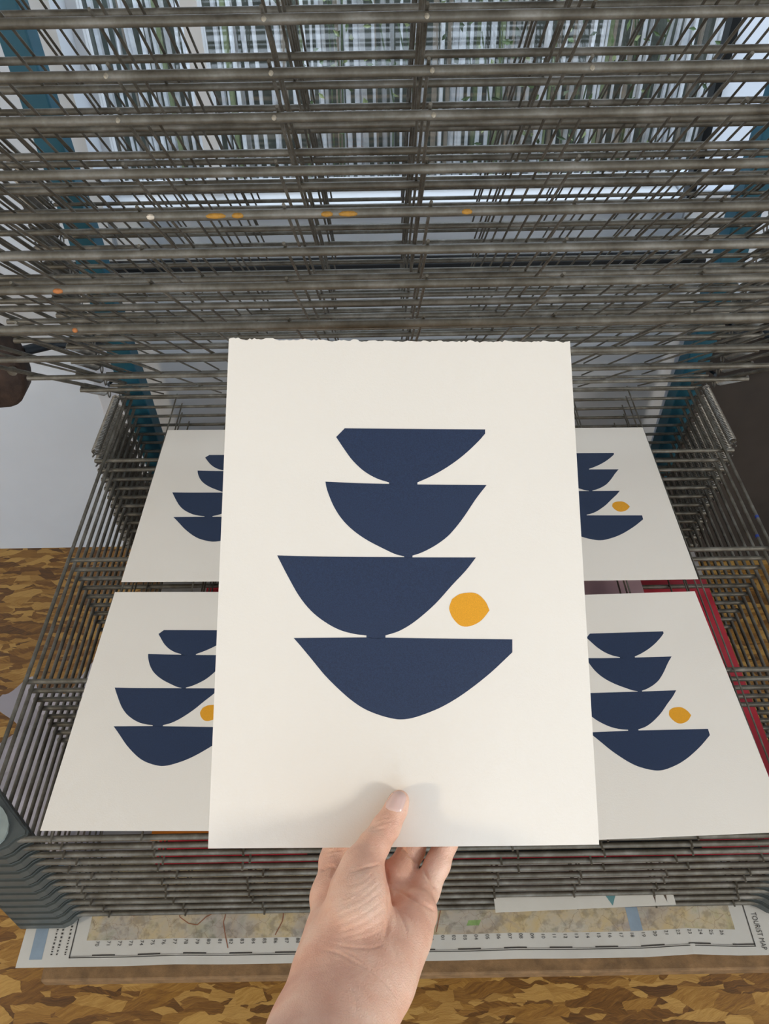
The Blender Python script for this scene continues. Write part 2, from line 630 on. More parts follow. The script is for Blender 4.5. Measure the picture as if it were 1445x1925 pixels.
# dried ink on the bars
def smudge(tray, x0, x1, v, r, mat, name='ink_smudge', half=False):
    bb = MB()
    bb.tube([(x0, -v, 0), (x0 + (x1 - x0) * .3, -v, 0), (x0 + (x1 - x0) * .6, -v, 0), (x1, -v, 0)], [r * .97, r * 1.035, r * 1.04, r * .97], 10)
    return bb.build(name, mat, tray, True)


def dot(tray, x, v, mat, sx=.004, sy=.003):
    bb = MB()
    vs_, fs_ = [], []
    for i in range(5):
        a = math.pi * i / 4
        for k in range(8):
            p = 2 * math.pi * k / 8
            vs_.append((x + sx * math.sin(a) * math.cos(p), -v - .0030 + sy * math.sin(a) * math.sin(p), -.0018 + .0026 * math.cos(a)))
    for i in range(4):
        for k in range(8):
            fs_.append((i * 8 + k, i * 8 + (k + 1) % 8, (i + 1) * 8 + (k + 1) % 8, (i + 1) * 8 + k))
    bb.add(vs_, fs_)
    return bb.build('ink_spot', mat, tray, True)


t3 = RAISED[3]
for x0, x1 in ((-.155, -.138), (-.052, -.042), (-.036, -.020), (.074, .083), (-.132, -.122)):
    dot(t3, (x0 + x1) / 2, LEN, M['ochre_stain'], (x1 - x0) * .62, .0026)
dot(t3, -.205, LEN, M['white_stain'], .004, .0035)
dot(RAISED[1], -.307, LEN, M['orange_stain'], .0055, .003)
dot(RAISED[0], -.300, LEN, M['orange_stain'], .003, .003)
for t, lst in ((RAISED[7], (.040, -.088)), (RAISED[6], (.045, -.22, .175, -.086)), (RAISED[5], (-.087, -.218, .047))):
    for x in lst:
        dot(t, x, LEN + .001, M['weld'], .0022, .0010)
for j, v in ((0, .405), (1, .43)):
    bb = MB(); bb.tube([(XR, -v, .0068), (XR, -v - .006, .0068)], R_RAIL * 1.04, 8)
    bb.build('pen_mark', M['blue_mark'], FOLD[j], True)

# posts, splayed outwards a little
PY = HY + .035


def post(xa, sl, wd, z0, z1, mat, name='post'):
    bb = MB()
    vs_ = []
    for z in (z0, z1):
        xi = xa + sl * z
        x0, x1 = sorted((xi, xi + wd))
        for (x, dy) in ((x0, 0), (x1, 0), (x1, .05), (x0, .05)):
            vs_.append((x, PY + dy, z))
    bb.add(vs_, [(0, 3, 2, 1), (4, 5, 6, 7), (0, 1, 5, 4), (1, 2, 6, 5), (2, 3, 7, 6), (3, 0, 4, 7)])
    return bevel(rpart(bb, name, mat), .003)


post(-.540, -.036, -.05, FLZ + .10, .80, M['teal'])
post(.671, .022, .05, FLZ + .10, .80, M['teal'])
# small hooks where the springs hang, on the outer face of each post
for sx, x in ((-1, -.606), (1, .722)):
    for k in range(0, 15, 2):
        z = .031 * k + .012
        bb = MB()
        yy = PY + .018
        x = (-.590 - .036 * z) if sx < 0 else (.721 + .022 * z)
        bb.tube([(x - sx * .004, yy, z), (x + sx * .012, yy - .01, z), (x + sx * .016, yy - .028, z + .004), (x + sx * .010, yy - .040, z + .010)], .0035, 6)
        rpart(bb, 'spring_hook', M['black_paint'], True)
# rounded rusty side lugs outside the posts
for sx, xi in ((-1, -.715), (1, .815)):
    pr = []
    for i in range(28):
        a = 2 * math.pi * i / 28
        rx, rz = .075, .095
        ca, sa = math.cos(a), math.sin(a)
        px = rx * math.copysign(abs(ca) ** .75, ca)
        pz = rz * math.copysign(abs(sa) ** .85, sa)
        pr.append((px, pz))
    cx, cz = xi + sx * .100, .118
    bb = MB()
    n = len(pr)
    vs_ = [(cx + px * q, yv, cz + pz * q) for (yv, q) in ((1.37, .9), (1.378, 1.0), (1.425, 1.0), (1.433, .9)) for px, pz in pr]
    fs_ = [tuple(range(n)), tuple(range(4 * n - 1, 3 * n - 1, -1))]
    for r_ in range(3):
        for i in range(n):
            fs_.append((r_ * n + i, (r_ + 1) * n + i, (r_ + 1) * n + (i + 1) % n, r_ * n + (i + 1) % n))
    bb.add(vs_, fs_)
    rpart(bb, 'side_lug', M['rust'], True)
    bb = MB()
    bb.tube([(xi + sx * .03, 1.43, .13), (xi - sx * .02, 1.47, .12), (-.588 if sx < 0 else .716, 1.50, .10)], .011, 8)
    rpart(bb, 'lug_arm', M['black_paint'], True)
    bb = MB()
    bb.tube([(xi + sx * .035, 1.369, .125), (xi + sx * .035, 1.362, .125)], .010, 10)
    rpart(bb, 'lug_bolt', M['metal'], True)

# base board on legs
BZ = -.318
bb = MB(); bb.box((-.545, .372, BZ - .024), (.700, 1.50, BZ))
bevel(rpart(bb, 'base_board', M['board']), .003)
for x in (-.50, .60):
    for y in (.62, 1.44):
        bb = MB(); bb.box((x, y, FLZ + .03), (x + .045, y + .045, BZ - .024)); rpart(bb, 'leg', M['black_paint'])
        bb = MB(); bb.tube([(x + .022, y + .022, FLZ + .004), (x + .022, y + .022, FLZ + .03)], .024, 12); rpart(bb, 'foot', M['rust'])
bb = MB(); bb.box((-.62, 1.505, -.36), (.735, 1.545, -.32)); rpart(bb, 'back_rail', M['black_paint'])


# ------------------------------------------------------------------ prints
def crop2uv(pts):
    held = [(430, 636), (1071, 642), (1126, 1588), (391, 1595)]
    A = []
    for (x, y), (u, v) in zip(held, [(0, 0), (1, 0), (1, 1), (0, 1)]):
        A.append([x, y, 1, 0, 0, 0, -u * x, -u * y, -u]); A.append([0, 0, 0, x, y, 1, -v * x, -v * y, -v])
    Hm = np.linalg.svd(np.array(A, float))[2][-1].reshape(3, 3)
    out = []
    for cx, cy in pts:
        q = Hm @ np.array([500 + cx / 2.89, 780 + cy / 2.89, 1.0])
        out.append((q[0] / q[2], q[1] / q[2]))
    return out


BOWLS = [
    [(427, 70), (1190, 77), (1190, 100), (1150, 145), (1075, 215), (990, 278), (900, 330), (822, 365), (822, 380), (668, 380), (668, 365), (610, 347), (560, 322), (515, 290), (465, 240), (425, 185), (380, 118)],
    [(322, 361), (500, 369), (668, 373), (822, 376), (1198, 380), (1140, 455), (1080, 545), (1035, 605), (985, 660), (920, 708), (850, 745), (795, 764), (795, 780), (750, 780), (750, 768), (700, 755), (630, 722), (550, 680), (480, 632), (420, 575), (375, 510), (345, 445), (328, 395)],
    [(60, 763), (300, 769), (750, 772), (795, 773), (1140, 774), (1085, 845), (1010, 925), (930, 1015), (860, 1080), (790, 1135), (720, 1175), (648, 1198), (648, 1216), (545, 1216), (545, 1198), (480, 1190), (400, 1168), (320, 1125), (245, 1065), (180, 985), (120, 880)],
    [(150, 1212), (545, 1209), (648, 1210), (890, 1214), (1337, 1220), (1337, 1290), (1290, 1335), (1220, 1400), (1140, 1465), (1050, 1530), (960, 1583), (880, 1618), (800, 1645), (740, 1654), (690, 1650), (620, 1632), (540, 1600), (470, 1555), (400, 1495), (320, 1415), (240, 1318), (190, 1258)]]
SUN = [(1010, 1000), (1050, 974), (1095, 966), (1135, 968), (1165, 985), (1195, 1020), (1213, 1062), (1180, 1105), (1150, 1130), (1110, 1147), (1075, 1150), (1045, 1138), (1015, 1105), (1000, 1075), (995, 1045)]


def smooth_poly(P, sub=4, lim=32):
    P = [np.array(p, float) for p in P]
    n = len(P)
    corner = []
    for i in range(n):
        a, b_ = P[i] - P[i - 1], P[(i + 1) % n] - P[i]
        ang = math.degrees(math.acos(max(-1, min(1, a @ b_ / (np.linalg.norm(a) * np.linalg.norm(b_) + 1e-12)))))
        corner.append(ang > lim)
    out = []
    for i in range(n):
        p1, p2 = P[i], P[(i + 1) % n]
        p0 = P[i - 1] if not corner[i] else 2 * p1 - p2
        p3 = P[(i + 2) % n] if not corner[(i + 1) % n] else 2 * p2 - p1
        for k in range(sub):
            t = k / sub
            out.append(.5 * ((2 * p1) + (-p0 + p2) * t + (2 * p0 - 5 * p1 + 4 * p2 - p3) * t * t + (-p0 + 3 * p1 - 3 * p2 + p3) * t ** 3))
    return out


PW = .297
PH = PW * 1.3918
SHAPES = [[(u * PW, -v * PH) for u, v in crop2uv(smooth_poly(p))] for p in BOWLS]
SUNP = [(u * PW, -v * PH) for u, v in crop2uv(smooth_poly(SUN))]
TH = .0007


def paper_mesh(name, bend, deckle=False, mat=None):
    nx, ny = (150, 24) if deckle else (16, 20)
    bb = MB()
    top, bot = [], []
    for j in range(ny + 1):
        for i in range(nx + 1):
            u, v = i / nx, j / ny
            x, y = u * PW, -v * PH
            if deckle and j == 0:
                y += random.uniform(-.0009, .0007) + .0006 * math.sin(37 * u) * math.sin(91 * u)
            z = bend(u, v)
            top.append((x, y, z)); bot.append((x, y, z - TH))
    q = []
    I = lambda i, j: j * (nx + 1) + i
    N = len(top)
    for j in range(ny):
        for i in range(nx):
            q.append((I(i, j), I(i, j + 1), I(i + 1, j + 1), I(i + 1, j)))
            q.append((N + I(i, j), N + I(i + 1, j), N + I(i + 1, j + 1), N + I(i, j + 1)))
    ring = [I(i, 0) for i in range(nx)] + [I(nx, j) for j in range(ny)] + [I(i, ny) for i in range(nx, 0, -1)] + [I(0, j) for j in range(ny, 0, -1)]
    for k in range(len(ring)):
        a, c = ring[k], ring[(k + 1) % len(ring)]
        q.append((a, c, N + c, N + a))
    bb.add(top + bot, q)
    return bb.mesh(name, True, [mat])


def ink_mesh(name, poly, bend, mat, lift=.00018):
    bm = bmesh.new()
    vs_ = [bm.verts.new((x, y, 0)) for x, y in poly]
    f = bm.faces.new(vs_)
    bmesh.ops.triangulate(bm, faces=[f])
    for _ in range(2):
        bmesh.ops.subdivide_edges(bm, edges=[e for e in bm.edges if e.calc_length() > .02], cuts=1)
        bmesh.ops.triangulate(bm, faces=[f for f in bm.faces if len(f.verts) > 3])
    for v in bm.verts:
        v.co.z = bend(v.co.x / PW, -v.co.y / PH) + lift
    bm.normal_update()
    if sum(f.normal.z * f.calc_area() for f in bm.faces) < 0:
        bmesh.ops.reverse_faces(bm, faces=bm.faces)
    r = bmesh.ops.extrude_face_region(bm, geom=bm.faces[:])
    me = bpy.data.meshes.new(name)
    bm.free()
    # plain solid: top film and a skirt down to the sheet
    bb = MB()
    n = len(poly)
    bm = bmesh.new()
    vs_ = [bm.verts.new((x, y, 0)) for x, y in poly]
    f = bm.faces.new(vs_)
    bmesh.ops.triangulate(bm, faces=[f])
    for _ in range(2):
        bmesh.ops.subdivide_edges(bm, edges=[e for e in bm.edges if e.calc_length() > .02], cuts=1)
        bmesh.ops.triangulate(bm, faces=[f for f in bm.faces if len(f.verts) > 3])
    bm.normal_update()
    if sum(f.normal.z * f.calc_area() for f in bm.faces) < 0:
        bmesh.ops.reverse_faces(bm, faces=bm.faces)
    for v in bm.verts:
        v.co.z = bend(v.co.x / PW, -v.co.y / PH) + lift
    bm.to_mesh(me); bm.free()
    me.materials.append(mat)
    me.polygons.foreach_set('use_smooth', [True] * len(me.polygons))
    return me


def bend_flat(u, v): return 0.0006 * math.sin(3 * u + 1) * math.cos(2.5 * v)


def bend_held(u, v):
    return .0016 * (1 - (2 * u - 1) ** 2) * (v ** 2) - .002 * math.sin(math.pi * u) * (1 - v)


def print_set(bend, pm, im, ym, deckle):
    return (paper_mesh('sheet', bend, deckle, pm), [ink_mesh('printed_bowl', s, bend, im) for s in SHAPES], ink_mesh('printed_disc', SUNP, bend, ym))


def place_print(name, meshes, mw, label, group=None):
    root = bpy.data.objects.new(name, None); COL.objects.link(root)
    root.matrix_world = mw
    tag(root, label, 'art print', group)
    link('sheet', meshes[0], root)
    for s in meshes[1]:
        link('printed_bowl', s, root)
    link('printed_disc', meshes[2], root)
    return root


flat = print_set(bend_flat, M['paper'], M['navy'], M['yellow'], False)
TP = {'BR': (.227, .856, .023), 'BL': (-.464, .882, -.019), 'TR': (.244, 1.305, -.009), 'TL': (-.452, 1.319, -.016)}
LB = {'BR': 'drying navy bowls print by the front bar, with the red sheet along its edge',
      'BL': 'stacked navy bowls print on the tray near the front bar, beside the crumpled plastic',
      'TR': 'stacked navy bowls print at the back of the tray, above the dark board side',
      'TL': 'stacked navy bowls print at the back of the tray, beside the pale bare wall'}
for k, (x, y, th) in TP.items():
    place_print('art_print', flat, Matrix.Translation((x, y, .0006 + TH)) @ Matrix.Rotation(th, 4, 'Z'), LB[k], 'art prints drying on the tray')


def rod(wv):
    t = np.linalg.norm(wv); k = wv / t
    K = np.array([[0, -k[2], k[1]], [k[2], 0, -k[0]], [-k[1], k[0], 0]])
    return np.eye(3) + math.sin(t) * K + (1 - math.cos(t)) * K @ K


RH = rod(np.array([-0.21829127, -0.03031776, -0.00065936]))
TC = np.array([0.01476992, 0.05205649, 0.6540158])
# sheet axes in world: local x = right, local y = up the sheet, local z = towards the photographer
AX = RC.T @ RH @ np.diag([1, -1, -1])
ORG = RC.T @ (RH @ np.array([-PW / 2, -PH / 2, 0]) + TC) + CAMP
mw = Matrix([[*AX[i], ORG[i]] for i in range(3)] + [[0, 0, 0, 1]])
heldm = print_set(bend_held, M['paper'], M['navy'], M['yellow'], True)
held = place_print('art_print', heldm, mw, 'cream art print of four stacked navy bowls held up by a hand', 'art prints drying on the tray')
del held['group']


# ------------------------------------------------------------------ sheets on the lower trays
def sheet(name, x0, x1, y0, y1, z, mat, label, cat='paper sheet', rot=0.0, fn=None, nx=14, ny=10, th=.0006):
    bb = MB()
    cx, cy = (x0 + x1) / 2, (y0 + y1) / 2
    top, bot = [], []
    for j in range(ny + 1):
        for i in range(nx + 1):
            u, v = i / nx, j / ny
            x, y = x0 + (x1 - x0) * u - cx, y0 + (y1 - y0) * v - cy
            zz = fn(u, v) if fn else 0
            top.append((x, y, zz + th)); bot.append((x, y, zz))
    N = len(top); I = lambda i, j: j * (nx + 1) + i
    q = []
    for j in range(ny):
        for i in range(nx):
            q.append((I(i, j), I(i + 1, j), I(i + 1, j + 1), I(i, j + 1)))
            q.append((N + I(i, j), N + I(i, j + 1), N + I(i + 1, j + 1), N + I(i + 1, j)))
    ring = [I(i, 0) for i in range(nx)] + [I(nx, j) for j in range(ny)] + [I(i, ny) for i in range(nx, 0, -1)] + [I(0, j) for j in range(ny, 0, -1)]
    for k in range(len(ring)):
        a, c = ring[k], ring[(k + 1) % len(ring)]
        q.append((a, N + a, N + c, c))
    bb.add(top + bot, q)
    o = link(name, bb.mesh(name, True, [mat]))
    o.location = (cx, cy, z); o.rotation_euler.z = rot
    tag(o, label, cat)
    return o


ZT = lambda j: ZF(j) + .0076 + .0004
sheet('red_sheet', -.345, .617, .468, 1.00, ZT(5), M['red'], 'large red paper sheet lying on a folded tray below the prints')
sheet('orange_sheet', -.330, -.05, .465, .86, ZT(1), M['orange'], 'orange paper sheet on a folded tray below the front print', rot=.01)
sheet('pink_sheet', .10, .47, .80, 1.20, ZT(3), M['pink_paper'], 'dusty pink paper sheet on a folded tray between the front and back prints')
sheet('black_sheet', .095, .52, .463, .74, ZT(2), M['black_paper'], 'black paper sheet on a tray close under the front print by the red sheet')
sheet('black_sheet', -.12, .45, .464, .90, ZT(4), M['black_paper'], 'wide black paper sheet on a lower tray, directly above the red sheet')
sheet('grey_card', -.46, .655, .52, 1.15, ZT(8), M['grey_card'], 'large grey card on a low tray, showing beyond the red sheet', 'card')


# a white sheet whose front edge pokes out over the lowest bars
def droop(u, v):
    d = max(0.0, (.03 - v) / .03)
    return 0.0 * d


o = sheet('drooping_sheet', .158, .44, .444, .744, ZT(10) + .0005, M['white_paper'], 'off-white sheet with teal wedge poking out over the lowest front bars', fn=droop, ny=30, nx=20, rot=.025)
for (u0, u1, u2, v0, v1, mi) in ((.60, .70, .65, .10, .008, 0), (.88, .91, .89, .10, .012, 1), (.93, .965, .955, .10, .015, 1)):
    bb = MB()
    L = lambda u, v: ((u - .5) * .282, (v - .5) * .300, droop(u, v) + .0009)
    bb.add([L(u0, v0), L(u1, v0), L((u1 + u2) / 2, (v0 + v1) / 2), L(u2, v1), L((u0 + u2) / 2, (v0 + v1) / 2)], [(0, 4, 3, 2, 1)])
    bb.build('printed_wedge' if mi == 0 else 'printed_stroke', M['brown_ink'] if mi else M['teal_ink'], o)

# ------------------------------------------------------------------ the map under the rack
mm, nt, b_ = newmat('map_print')
v = coords(nt, 'Object')
n1 = noise(nt, 5, 5, .6, v, .8); n2 = noise(nt, 13, 5, .65, v, 1.2); n3 = noise(nt, 60, 3, .6, v)
c1 = ramp(nt, n1.outputs[0], [(.34, (.24, .205, .21)), (.45, (.40, .36, .32)), (.53, (.52, .40, .20)), (.62, (.50, .47, .42)), (.72, (.30, .36, .18))])
c2 = ramp(nt, n2.outputs[0], [(.30, (.20, .24, .10)), (.42, (.46, .42, .34)), (.58, (.52, .40, .22)), (.70, (.27, .23, .24))])
mx = nd(nt, 'ShaderNodeMix', data_type='RGBA'); mx.inputs[0].default_value = .45
nt.links.new(c1, mx.inputs[6]); nt.links.new(c2, mx.inputs[7])
vo = nd(nt, 'ShaderNodeTexVoronoi', feature='DISTANCE_TO_EDGE'); vo.inputs['Scale'].default_value = 34
dvm = nd(nt, 'ShaderNodeVectorMath', operation='MULTIPLY_ADD')
dvm.inputs[1].default_value = (.03, .03, 0)
nt.links.new(n2.outputs['Color'], dvm.inputs[0]); nt.links.new(v, dvm.inputs[2]); nt.links.new(dvm.outputs[0], vo.inputs['Vector'])
ln = ramp(nt, vo.outputs['Distance'], [(.004, (.5,) * 3), (.014, (0,) * 3)])
mx2 = nd(nt, 'ShaderNodeMix', data_type='RGBA')
nt.links.new(ln, mx2.inputs[0]); nt.links.new(mx.outputs[2], mx2.inputs[6]); mx2.inputs[7].default_value = (.20, .13, .08, 1)
mx3 = nd(nt, 'ShaderNodeMix', data_type='RGBA', blend_type='MULTIPLY'); mx3.inputs[0].default_value = .45
spk = ramp(nt, n3.outputs[0], [(.38, (.35,) * 3), (.5, (1,) * 3)])
nt.links.new(mx2.outputs[2], mx3.inputs[6]); nt.links.new(spk, mx3.inputs[7])
nt.links.new(mx3.outputs[2], b_.inputs['Base Color'])
b_.inputs['Roughness'].default_value = .7
M['map'] = mm
M['map_paper'] = plain('map_margin_paper', (.56, .545, .50), .7, 0, .06, 8)
M['map_water'] = plain('map_water_ink', (.24, .31, .38), .7, 0, .1, 30)
M['map_green'] = plain('map_wood_ink', (.22, .34, .12), .7, 0, .2, 90)
M['print_black'] = plain('map_black_ink', (.05, .045, .04), .7)

MX0, MX1, MY0, MY1 = -.588, .69, .391, .99
FOLDS = [(-.338, -.010), (.198, -.007), (.468, .011), (-.07, .003)]


def map_z(x, y):
    z = .0015
    for fx, h in FOLDS:
        d = abs(x - fx)
        z += max(0, abs(h) * (1 - d / .075)) * (1 if h > 0 else .5)
    return z


mp = bpy.data.objects.new('map', None); COL.objects.link(mp); mp.location = (0, 0, BZ)
tag(mp, 'unfolded paper tourist map spread over the base board under the rack', 'map')


def msheet(name, x0, x1, y0, y1, lift, mat, thick=.0006, skew=0.0, parent=mp):
    xs = sorted(set([x0, x1] + [x0 + (x1 - x0) * i / 60 for i in range(61)] + [f for f, _ in FOLDS if x0 < f < x1]))
    ny = max(2, int((y1 - y0) / .06))
    bb = MB()
    vs_, fs_ = [], []
    for j in range(ny + 1):
        for x in xs:
            y = y0 + (y1 - y0) * j / ny
            vs_.append((x + skew * (y - y0), y, map_z(x, y) + lift))
    W_ = len(xs)
    for j in range(ny):
        for i in range(W_ - 1):
            fs_.append((j * W_ + i, j * W_ + i + 1, (j + 1) * W_ + i + 1, (j + 1) * W_ + i))
    bb.add(vs_, fs_)
    o = link(name, bb.mesh(name, False, [mat]), parent)
    if thick:
        md = o.modifiers.new('solid', 'SOLIDIFY'); md.thickness = thick; md.offset = -1
    return o


msheet('map_sheet', MX0, MX1, MY0, MY1, 0, M['map_paper'], .0006, .0)
msheet('map_picture', -.486, .547, .4285, MY1 - .03, .0003, M['map'], 0)
msheet('map_inset', -.570, -.550, .402, .56, .0003, M['map_water'], 0, -.03)
msheet('map_river', .381, .400, .429, .58, .0006, M['map_water'], 0, -.04)
msheet('map_wood', .120, .140, .441, .449, .0006, M['map_green'], 0, .5)
bb = MB()
for (x0, x1, y0, y1) in ((-.508, .571, .4030, .4042), (-.508, .571, .4056, .4061)):
    n_ = 60
    for i in range(n_):
        a, c = x0 + (x1 - x0) * i / n_, x0 + (x1 - x0) * (i + 1) / n_
        bb.add([(a, y0, map_z(a, 0) + .0006), (c, y0, map_z(c, 0) + .0006), (c, y1, map_z(c, 0) + .0006), (a, y1, map_z(a, 0) + .0006)], [(0, 1, 2, 3)])
for x in (-.508, .570):
    bb.add([(x, .4030, map_z(x, 0) + .0006), (x + .0016, .4030, map_z(x, 0) + .0006), (x + .0016, .60, map_z(x, 0) + .0006), (x, .60, map_z(x, 0) + .0006)], [(0, 1, 2, 3)])
x = -.472
while x < .54:
    for k in range(5):
        a, c = x + .0072 * k, x + .0072 * (k + 1)
        bb.add([(a, .4061, map_z(a, 0) + .0006), (c, .4061, map_z(c, 0) + .0006), (c, .4078, map_z(c, 0) + .0006), (a, .4078, map_z(a, 0) + .0006)], [(0, 1, 2, 3)])
    x += .072
bb.build('map_border', M['print_black'], mp)
bb = MB()                                  # columns of fine print beside the inset
for x0, n_ in ((-.538, 26), (-.529, 34), (-.516, 30)):
    y = .408
    for i in range(n_):
        L_ = random.uniform(.002, .006)
        bb.add([(x0, y, .0024), (x0 + random.uniform(.0015, .0035), y, .0024), (x0 + .0025, y + L_ * .5, .0024), (x0, y + L_ * .5, .0024)], [(0, 1, 2, 3)])
        y += L_
bb.build('map_fine_print', M['print_black'], mp)
bb = MB()                                  # drawn roads
roads = [[(-.345, .52), (-.338, .478), (-.322, .468), (-.308, .466), (-.296, .478), (-.270, .492), (-.255, .520)], [(-.262, .50), (-.267, .470), (-.262, .452), (-.255, .432)],
         [(-.180, .52), (-.170, .49), (-.172, .47), (-.182, .450)], [(-.12, .51), (-.10, .48), (-.078, .45)], [(-.43, .50), (-.415, .482), (-.40, .487), (-.37, .492), (-.35, .50)], [(.095, .52), (.083, .48), (.075, .45)]]
for rd in roads:
    rd = [(x - .004, y - .018) for x, y in rd]
    for (xa, ya), (xb, yb) in zip(rd[:-1], rd[1:]):
        d = Vector((xb - xa, yb - ya, 0)).normalized(); nn = Vector((-d.y, d.x, 0)) * .0007
        za, zb = map_z(xa, 0) + .0008, map_z(xb, 0) + .0008
        bb.add([(xa - nn.x, ya - nn.y, za), (xb - nn.x, yb - nn.y, zb), (xb + nn.x, yb + nn.y, zb), (xa + nn.x, ya + nn.y, za)], [(0, 1, 2, 3)])
bb.build('map_roads', plain('map_road_ink', (.26, .10, .05), .7), mp)


def text(s, x, y, size, rot, name, parent=mp, z=None):
    cu = bpy.data.curves.new(name, 'FONT')
    cu.body = s
    cu.size = size
    cu.align_x, cu.align_y = 'CENTER', 'CENTER'
    cu.materials.append(M['print_black'])
    tmp = bpy.data.objects.new(name, cu)
    tm = bpy.data.meshes.new_from_object(tmp)
    bpy.data.objects.remove(tmp)
    tm.name = name
    o = link(name, tm, None, M['print_black'])
    o.parent = parent
    o.location = (x, y, (map_z(x, 0) if z is None else z) + .0009)
    o.rotation_euler.z = rot
    return o


text('TOURIST MAP', .5835, .426, .0088, -math.pi / 2, 'map_title').scale = (1, 1.35, 1)
num = 70
x = -.468
while x < .53:
    text('%02d' % (num % 100), x, .4235, .0080, -math.pi / 2, 'grid_number')
    num += 1
    x += .0177

# crumpled clear plastic lying over the edge of the base board
pm, nt, b_ = newmat('crumpled_plastic')
v = coords(nt, 'Object')
n1 = noise(nt, 22, 4, .6, v)
b_.inputs['Base Color'].default_value = (.36, .335, .37, 1)
b_.inputs['Roughness'].default_value = .28
bb = MB()
nx, ny = 60, 60
vs_, fs_ = [], []
PX0, PX1, PY0, PY1 = -.80, -.435, .555, .93
hz = RNG.normal(size=(24, 3))
for j in range(ny + 1):
    for i in range(nx + 1):
        x = PX0 + (PX1 - PX0) * i / nx; y = PY0 + (PY1 - PY0) * j / ny
        edge = (.03 * math.sin(23 * y + 1) + .02 * math.sin(61 * y)) * (1 - i / nx)
        y += (.03 * math.sin(31 * x) + .015 * math.sin(83 * x + 1)) * j / ny
        z = BZ + .018
        for q in range(24):
            ph = hz[q, 0] * 60 * x + (40 + hz[q, 1] * 60) * y + hz[q, 2] * 3
            z += .0017 * (1 - 2 * abs(((ph / 6.283) % 1) - .5) * 2) * .55
        z = min(max(z, BZ + .009), BZ + .017)
        if x < -.575: z -= (min(.18, (-.575 - x))) ** 1.3 * .8
        vs_.append((x + edge, y, z))
for j in range(ny):
    for i in range(nx):
        a = j * (nx + 1) + i
        fs_.append((a, a + 1, a + nx + 2, a + nx + 1))
bb.add([(p[0] + .6, p[1] - .7, p[2] - BZ) for p in vs_], fs_)
o = bb.build('plastic_sheet', pm)
o.location = (-.6, .7, BZ)
md = o.modifiers.new('solid', 'SOLIDIFY'); md.thickness = .0005
tag(o, 'crumpled lilac-grey plastic sheet over the edge of the base board under the trays', 'plastic sheet')

# ------------------------------------------------------------------ the hand
# laid out in the plane of the photograph (crop units) with a real depth for every joint, then grown as one smooth surface
SCL = 3.44


def paper_depth(px, py):
    nrm = RH[:, 2]
    d = np.array([(px - IW / 2) / FPX, (py - IH / 2) / FPX, 1.0])
    return float(nrm @ TC / (nrm @ d))


def J(cx, cy, d, r, rel=False):
    px, py = 480 + cx / SCL, 1440 + cy / SCL
    if rel:
        d = paper_depth(px, py) + d
    s = d / FPX
    return np.array([(px - IW / 2) * s, (py - IH / 2) * s, d]), r / SCL * s


def chain(js):
    return [(js[i], js[i + 1]) for i in range(len(js) - 1)]


palm = []
palm += chain([J(515, 615, .616, 95), J(488, 850, .590, 118), J(485, 1120, .552, 135)])          # index side
palm += chain([J(715, 620, .615, 98), J(660, 880, .590, 120), J(600, 1180, .550, 150)])
palm += chain([J(925, 710, .614, 98), J(840, 950, .590, 120), J(740, 1200, .548, 150)])
palm += chain([J(1090, 805, .604, 90), J(1025, 970, .580, 118), J(910, 1200, .545, 135)])         # little-finger side
palm += chain([J(1055, 930, .575, 100), J(985, 1080, .558, 135), J(890, 1260, .535, 138)])       # heel
palm += chain([J(690, 720, .568, 140), J(675, 860, .556, 178), J(640, 1000, .545, 185), J(560, 1130, .538, 170)])  # ball of the thumb
arm = []
arm += chain([J(490, 1130, .555, 135), J(472, 1290, .534, 148), J(432, 1420, .520, 158), J(318, 1690, .492, 185), J(150, 2050, .452, 230), J(40, 2260, .43, 255)])
arm += chain([J(640, 1180, .550, 155), J(635, 1400, .522, 185), J(495, 1700, .49, 215), J(340, 2060, .45, 245), J(230, 2280, .43, 265)])
arm += chain([J(870, 1230, .543, 138), J(815, 1380, .526, 146), J(755, 1480, .514, 150), J(655, 1700, .49, 168), J(520, 2060, .452, 225), J(420, 2290, .43, 255)])
for k in (4, 8, 13):
    (pa, ra), (pb, rb) = arm[k]
    arm.append((arm[k][1], (pb + (pb - pa) * 2.1, rb * 1.22)))
thumb = chain([J(930, 222, -.0094, 66, True), J(905, 285, -.0102, 70, True), J(845, 395, -.0130, 86, True), J(765, 515, -.0200, 96, True), J(690, 640, .578, 122), J(640, 800, .565, 150)])
fing = [
    chain([J(515, 615, .616, 95), J(545, 490, .0122, 88, True), J(610, 300, .0120, 82, True), J(690, 150, .0100, 74, True), J(745, 30, .0090, 64, True)]),
    chain([J(715, 620, .615, 98), J(775, 440, .627, 88), J(820, 300, .0120, 82, True), J(860, 130, .0100, 75, True), J(880, 0, .0092, 65, True)]),
    chain([J(925, 710, .614, 98), J(1010, 540, .628, 84), J(1060, 390, .0118, 80, True), J(1045, 200, .0098, 73, True), J(1020, 80, .0088, 63, True)]),
    chain([J(1095, 805, .604, 92), J(1175, 640, .614, 80), J(1232, 490, .0112, 75, True), J(1205, 300, .0092, 66, True), J(1165, 190, .0084, 58, True)])]


def smin(a, b, k):
    h = np.maximum(k - np.abs(a - b), 0) / k
    return np.minimum(a, b) - h * h * k * .25


def seg(P, A, B):
    (a, ra), (c, rb) = A, B
    ba = c - a
    t = np.clip(((P - a) @ ba) / (ba @ ba), 0, 1)
    return np.linalg.norm(P - a - t[..., None] * ba, axis=-1) - (ra + (rb - ra) * t)


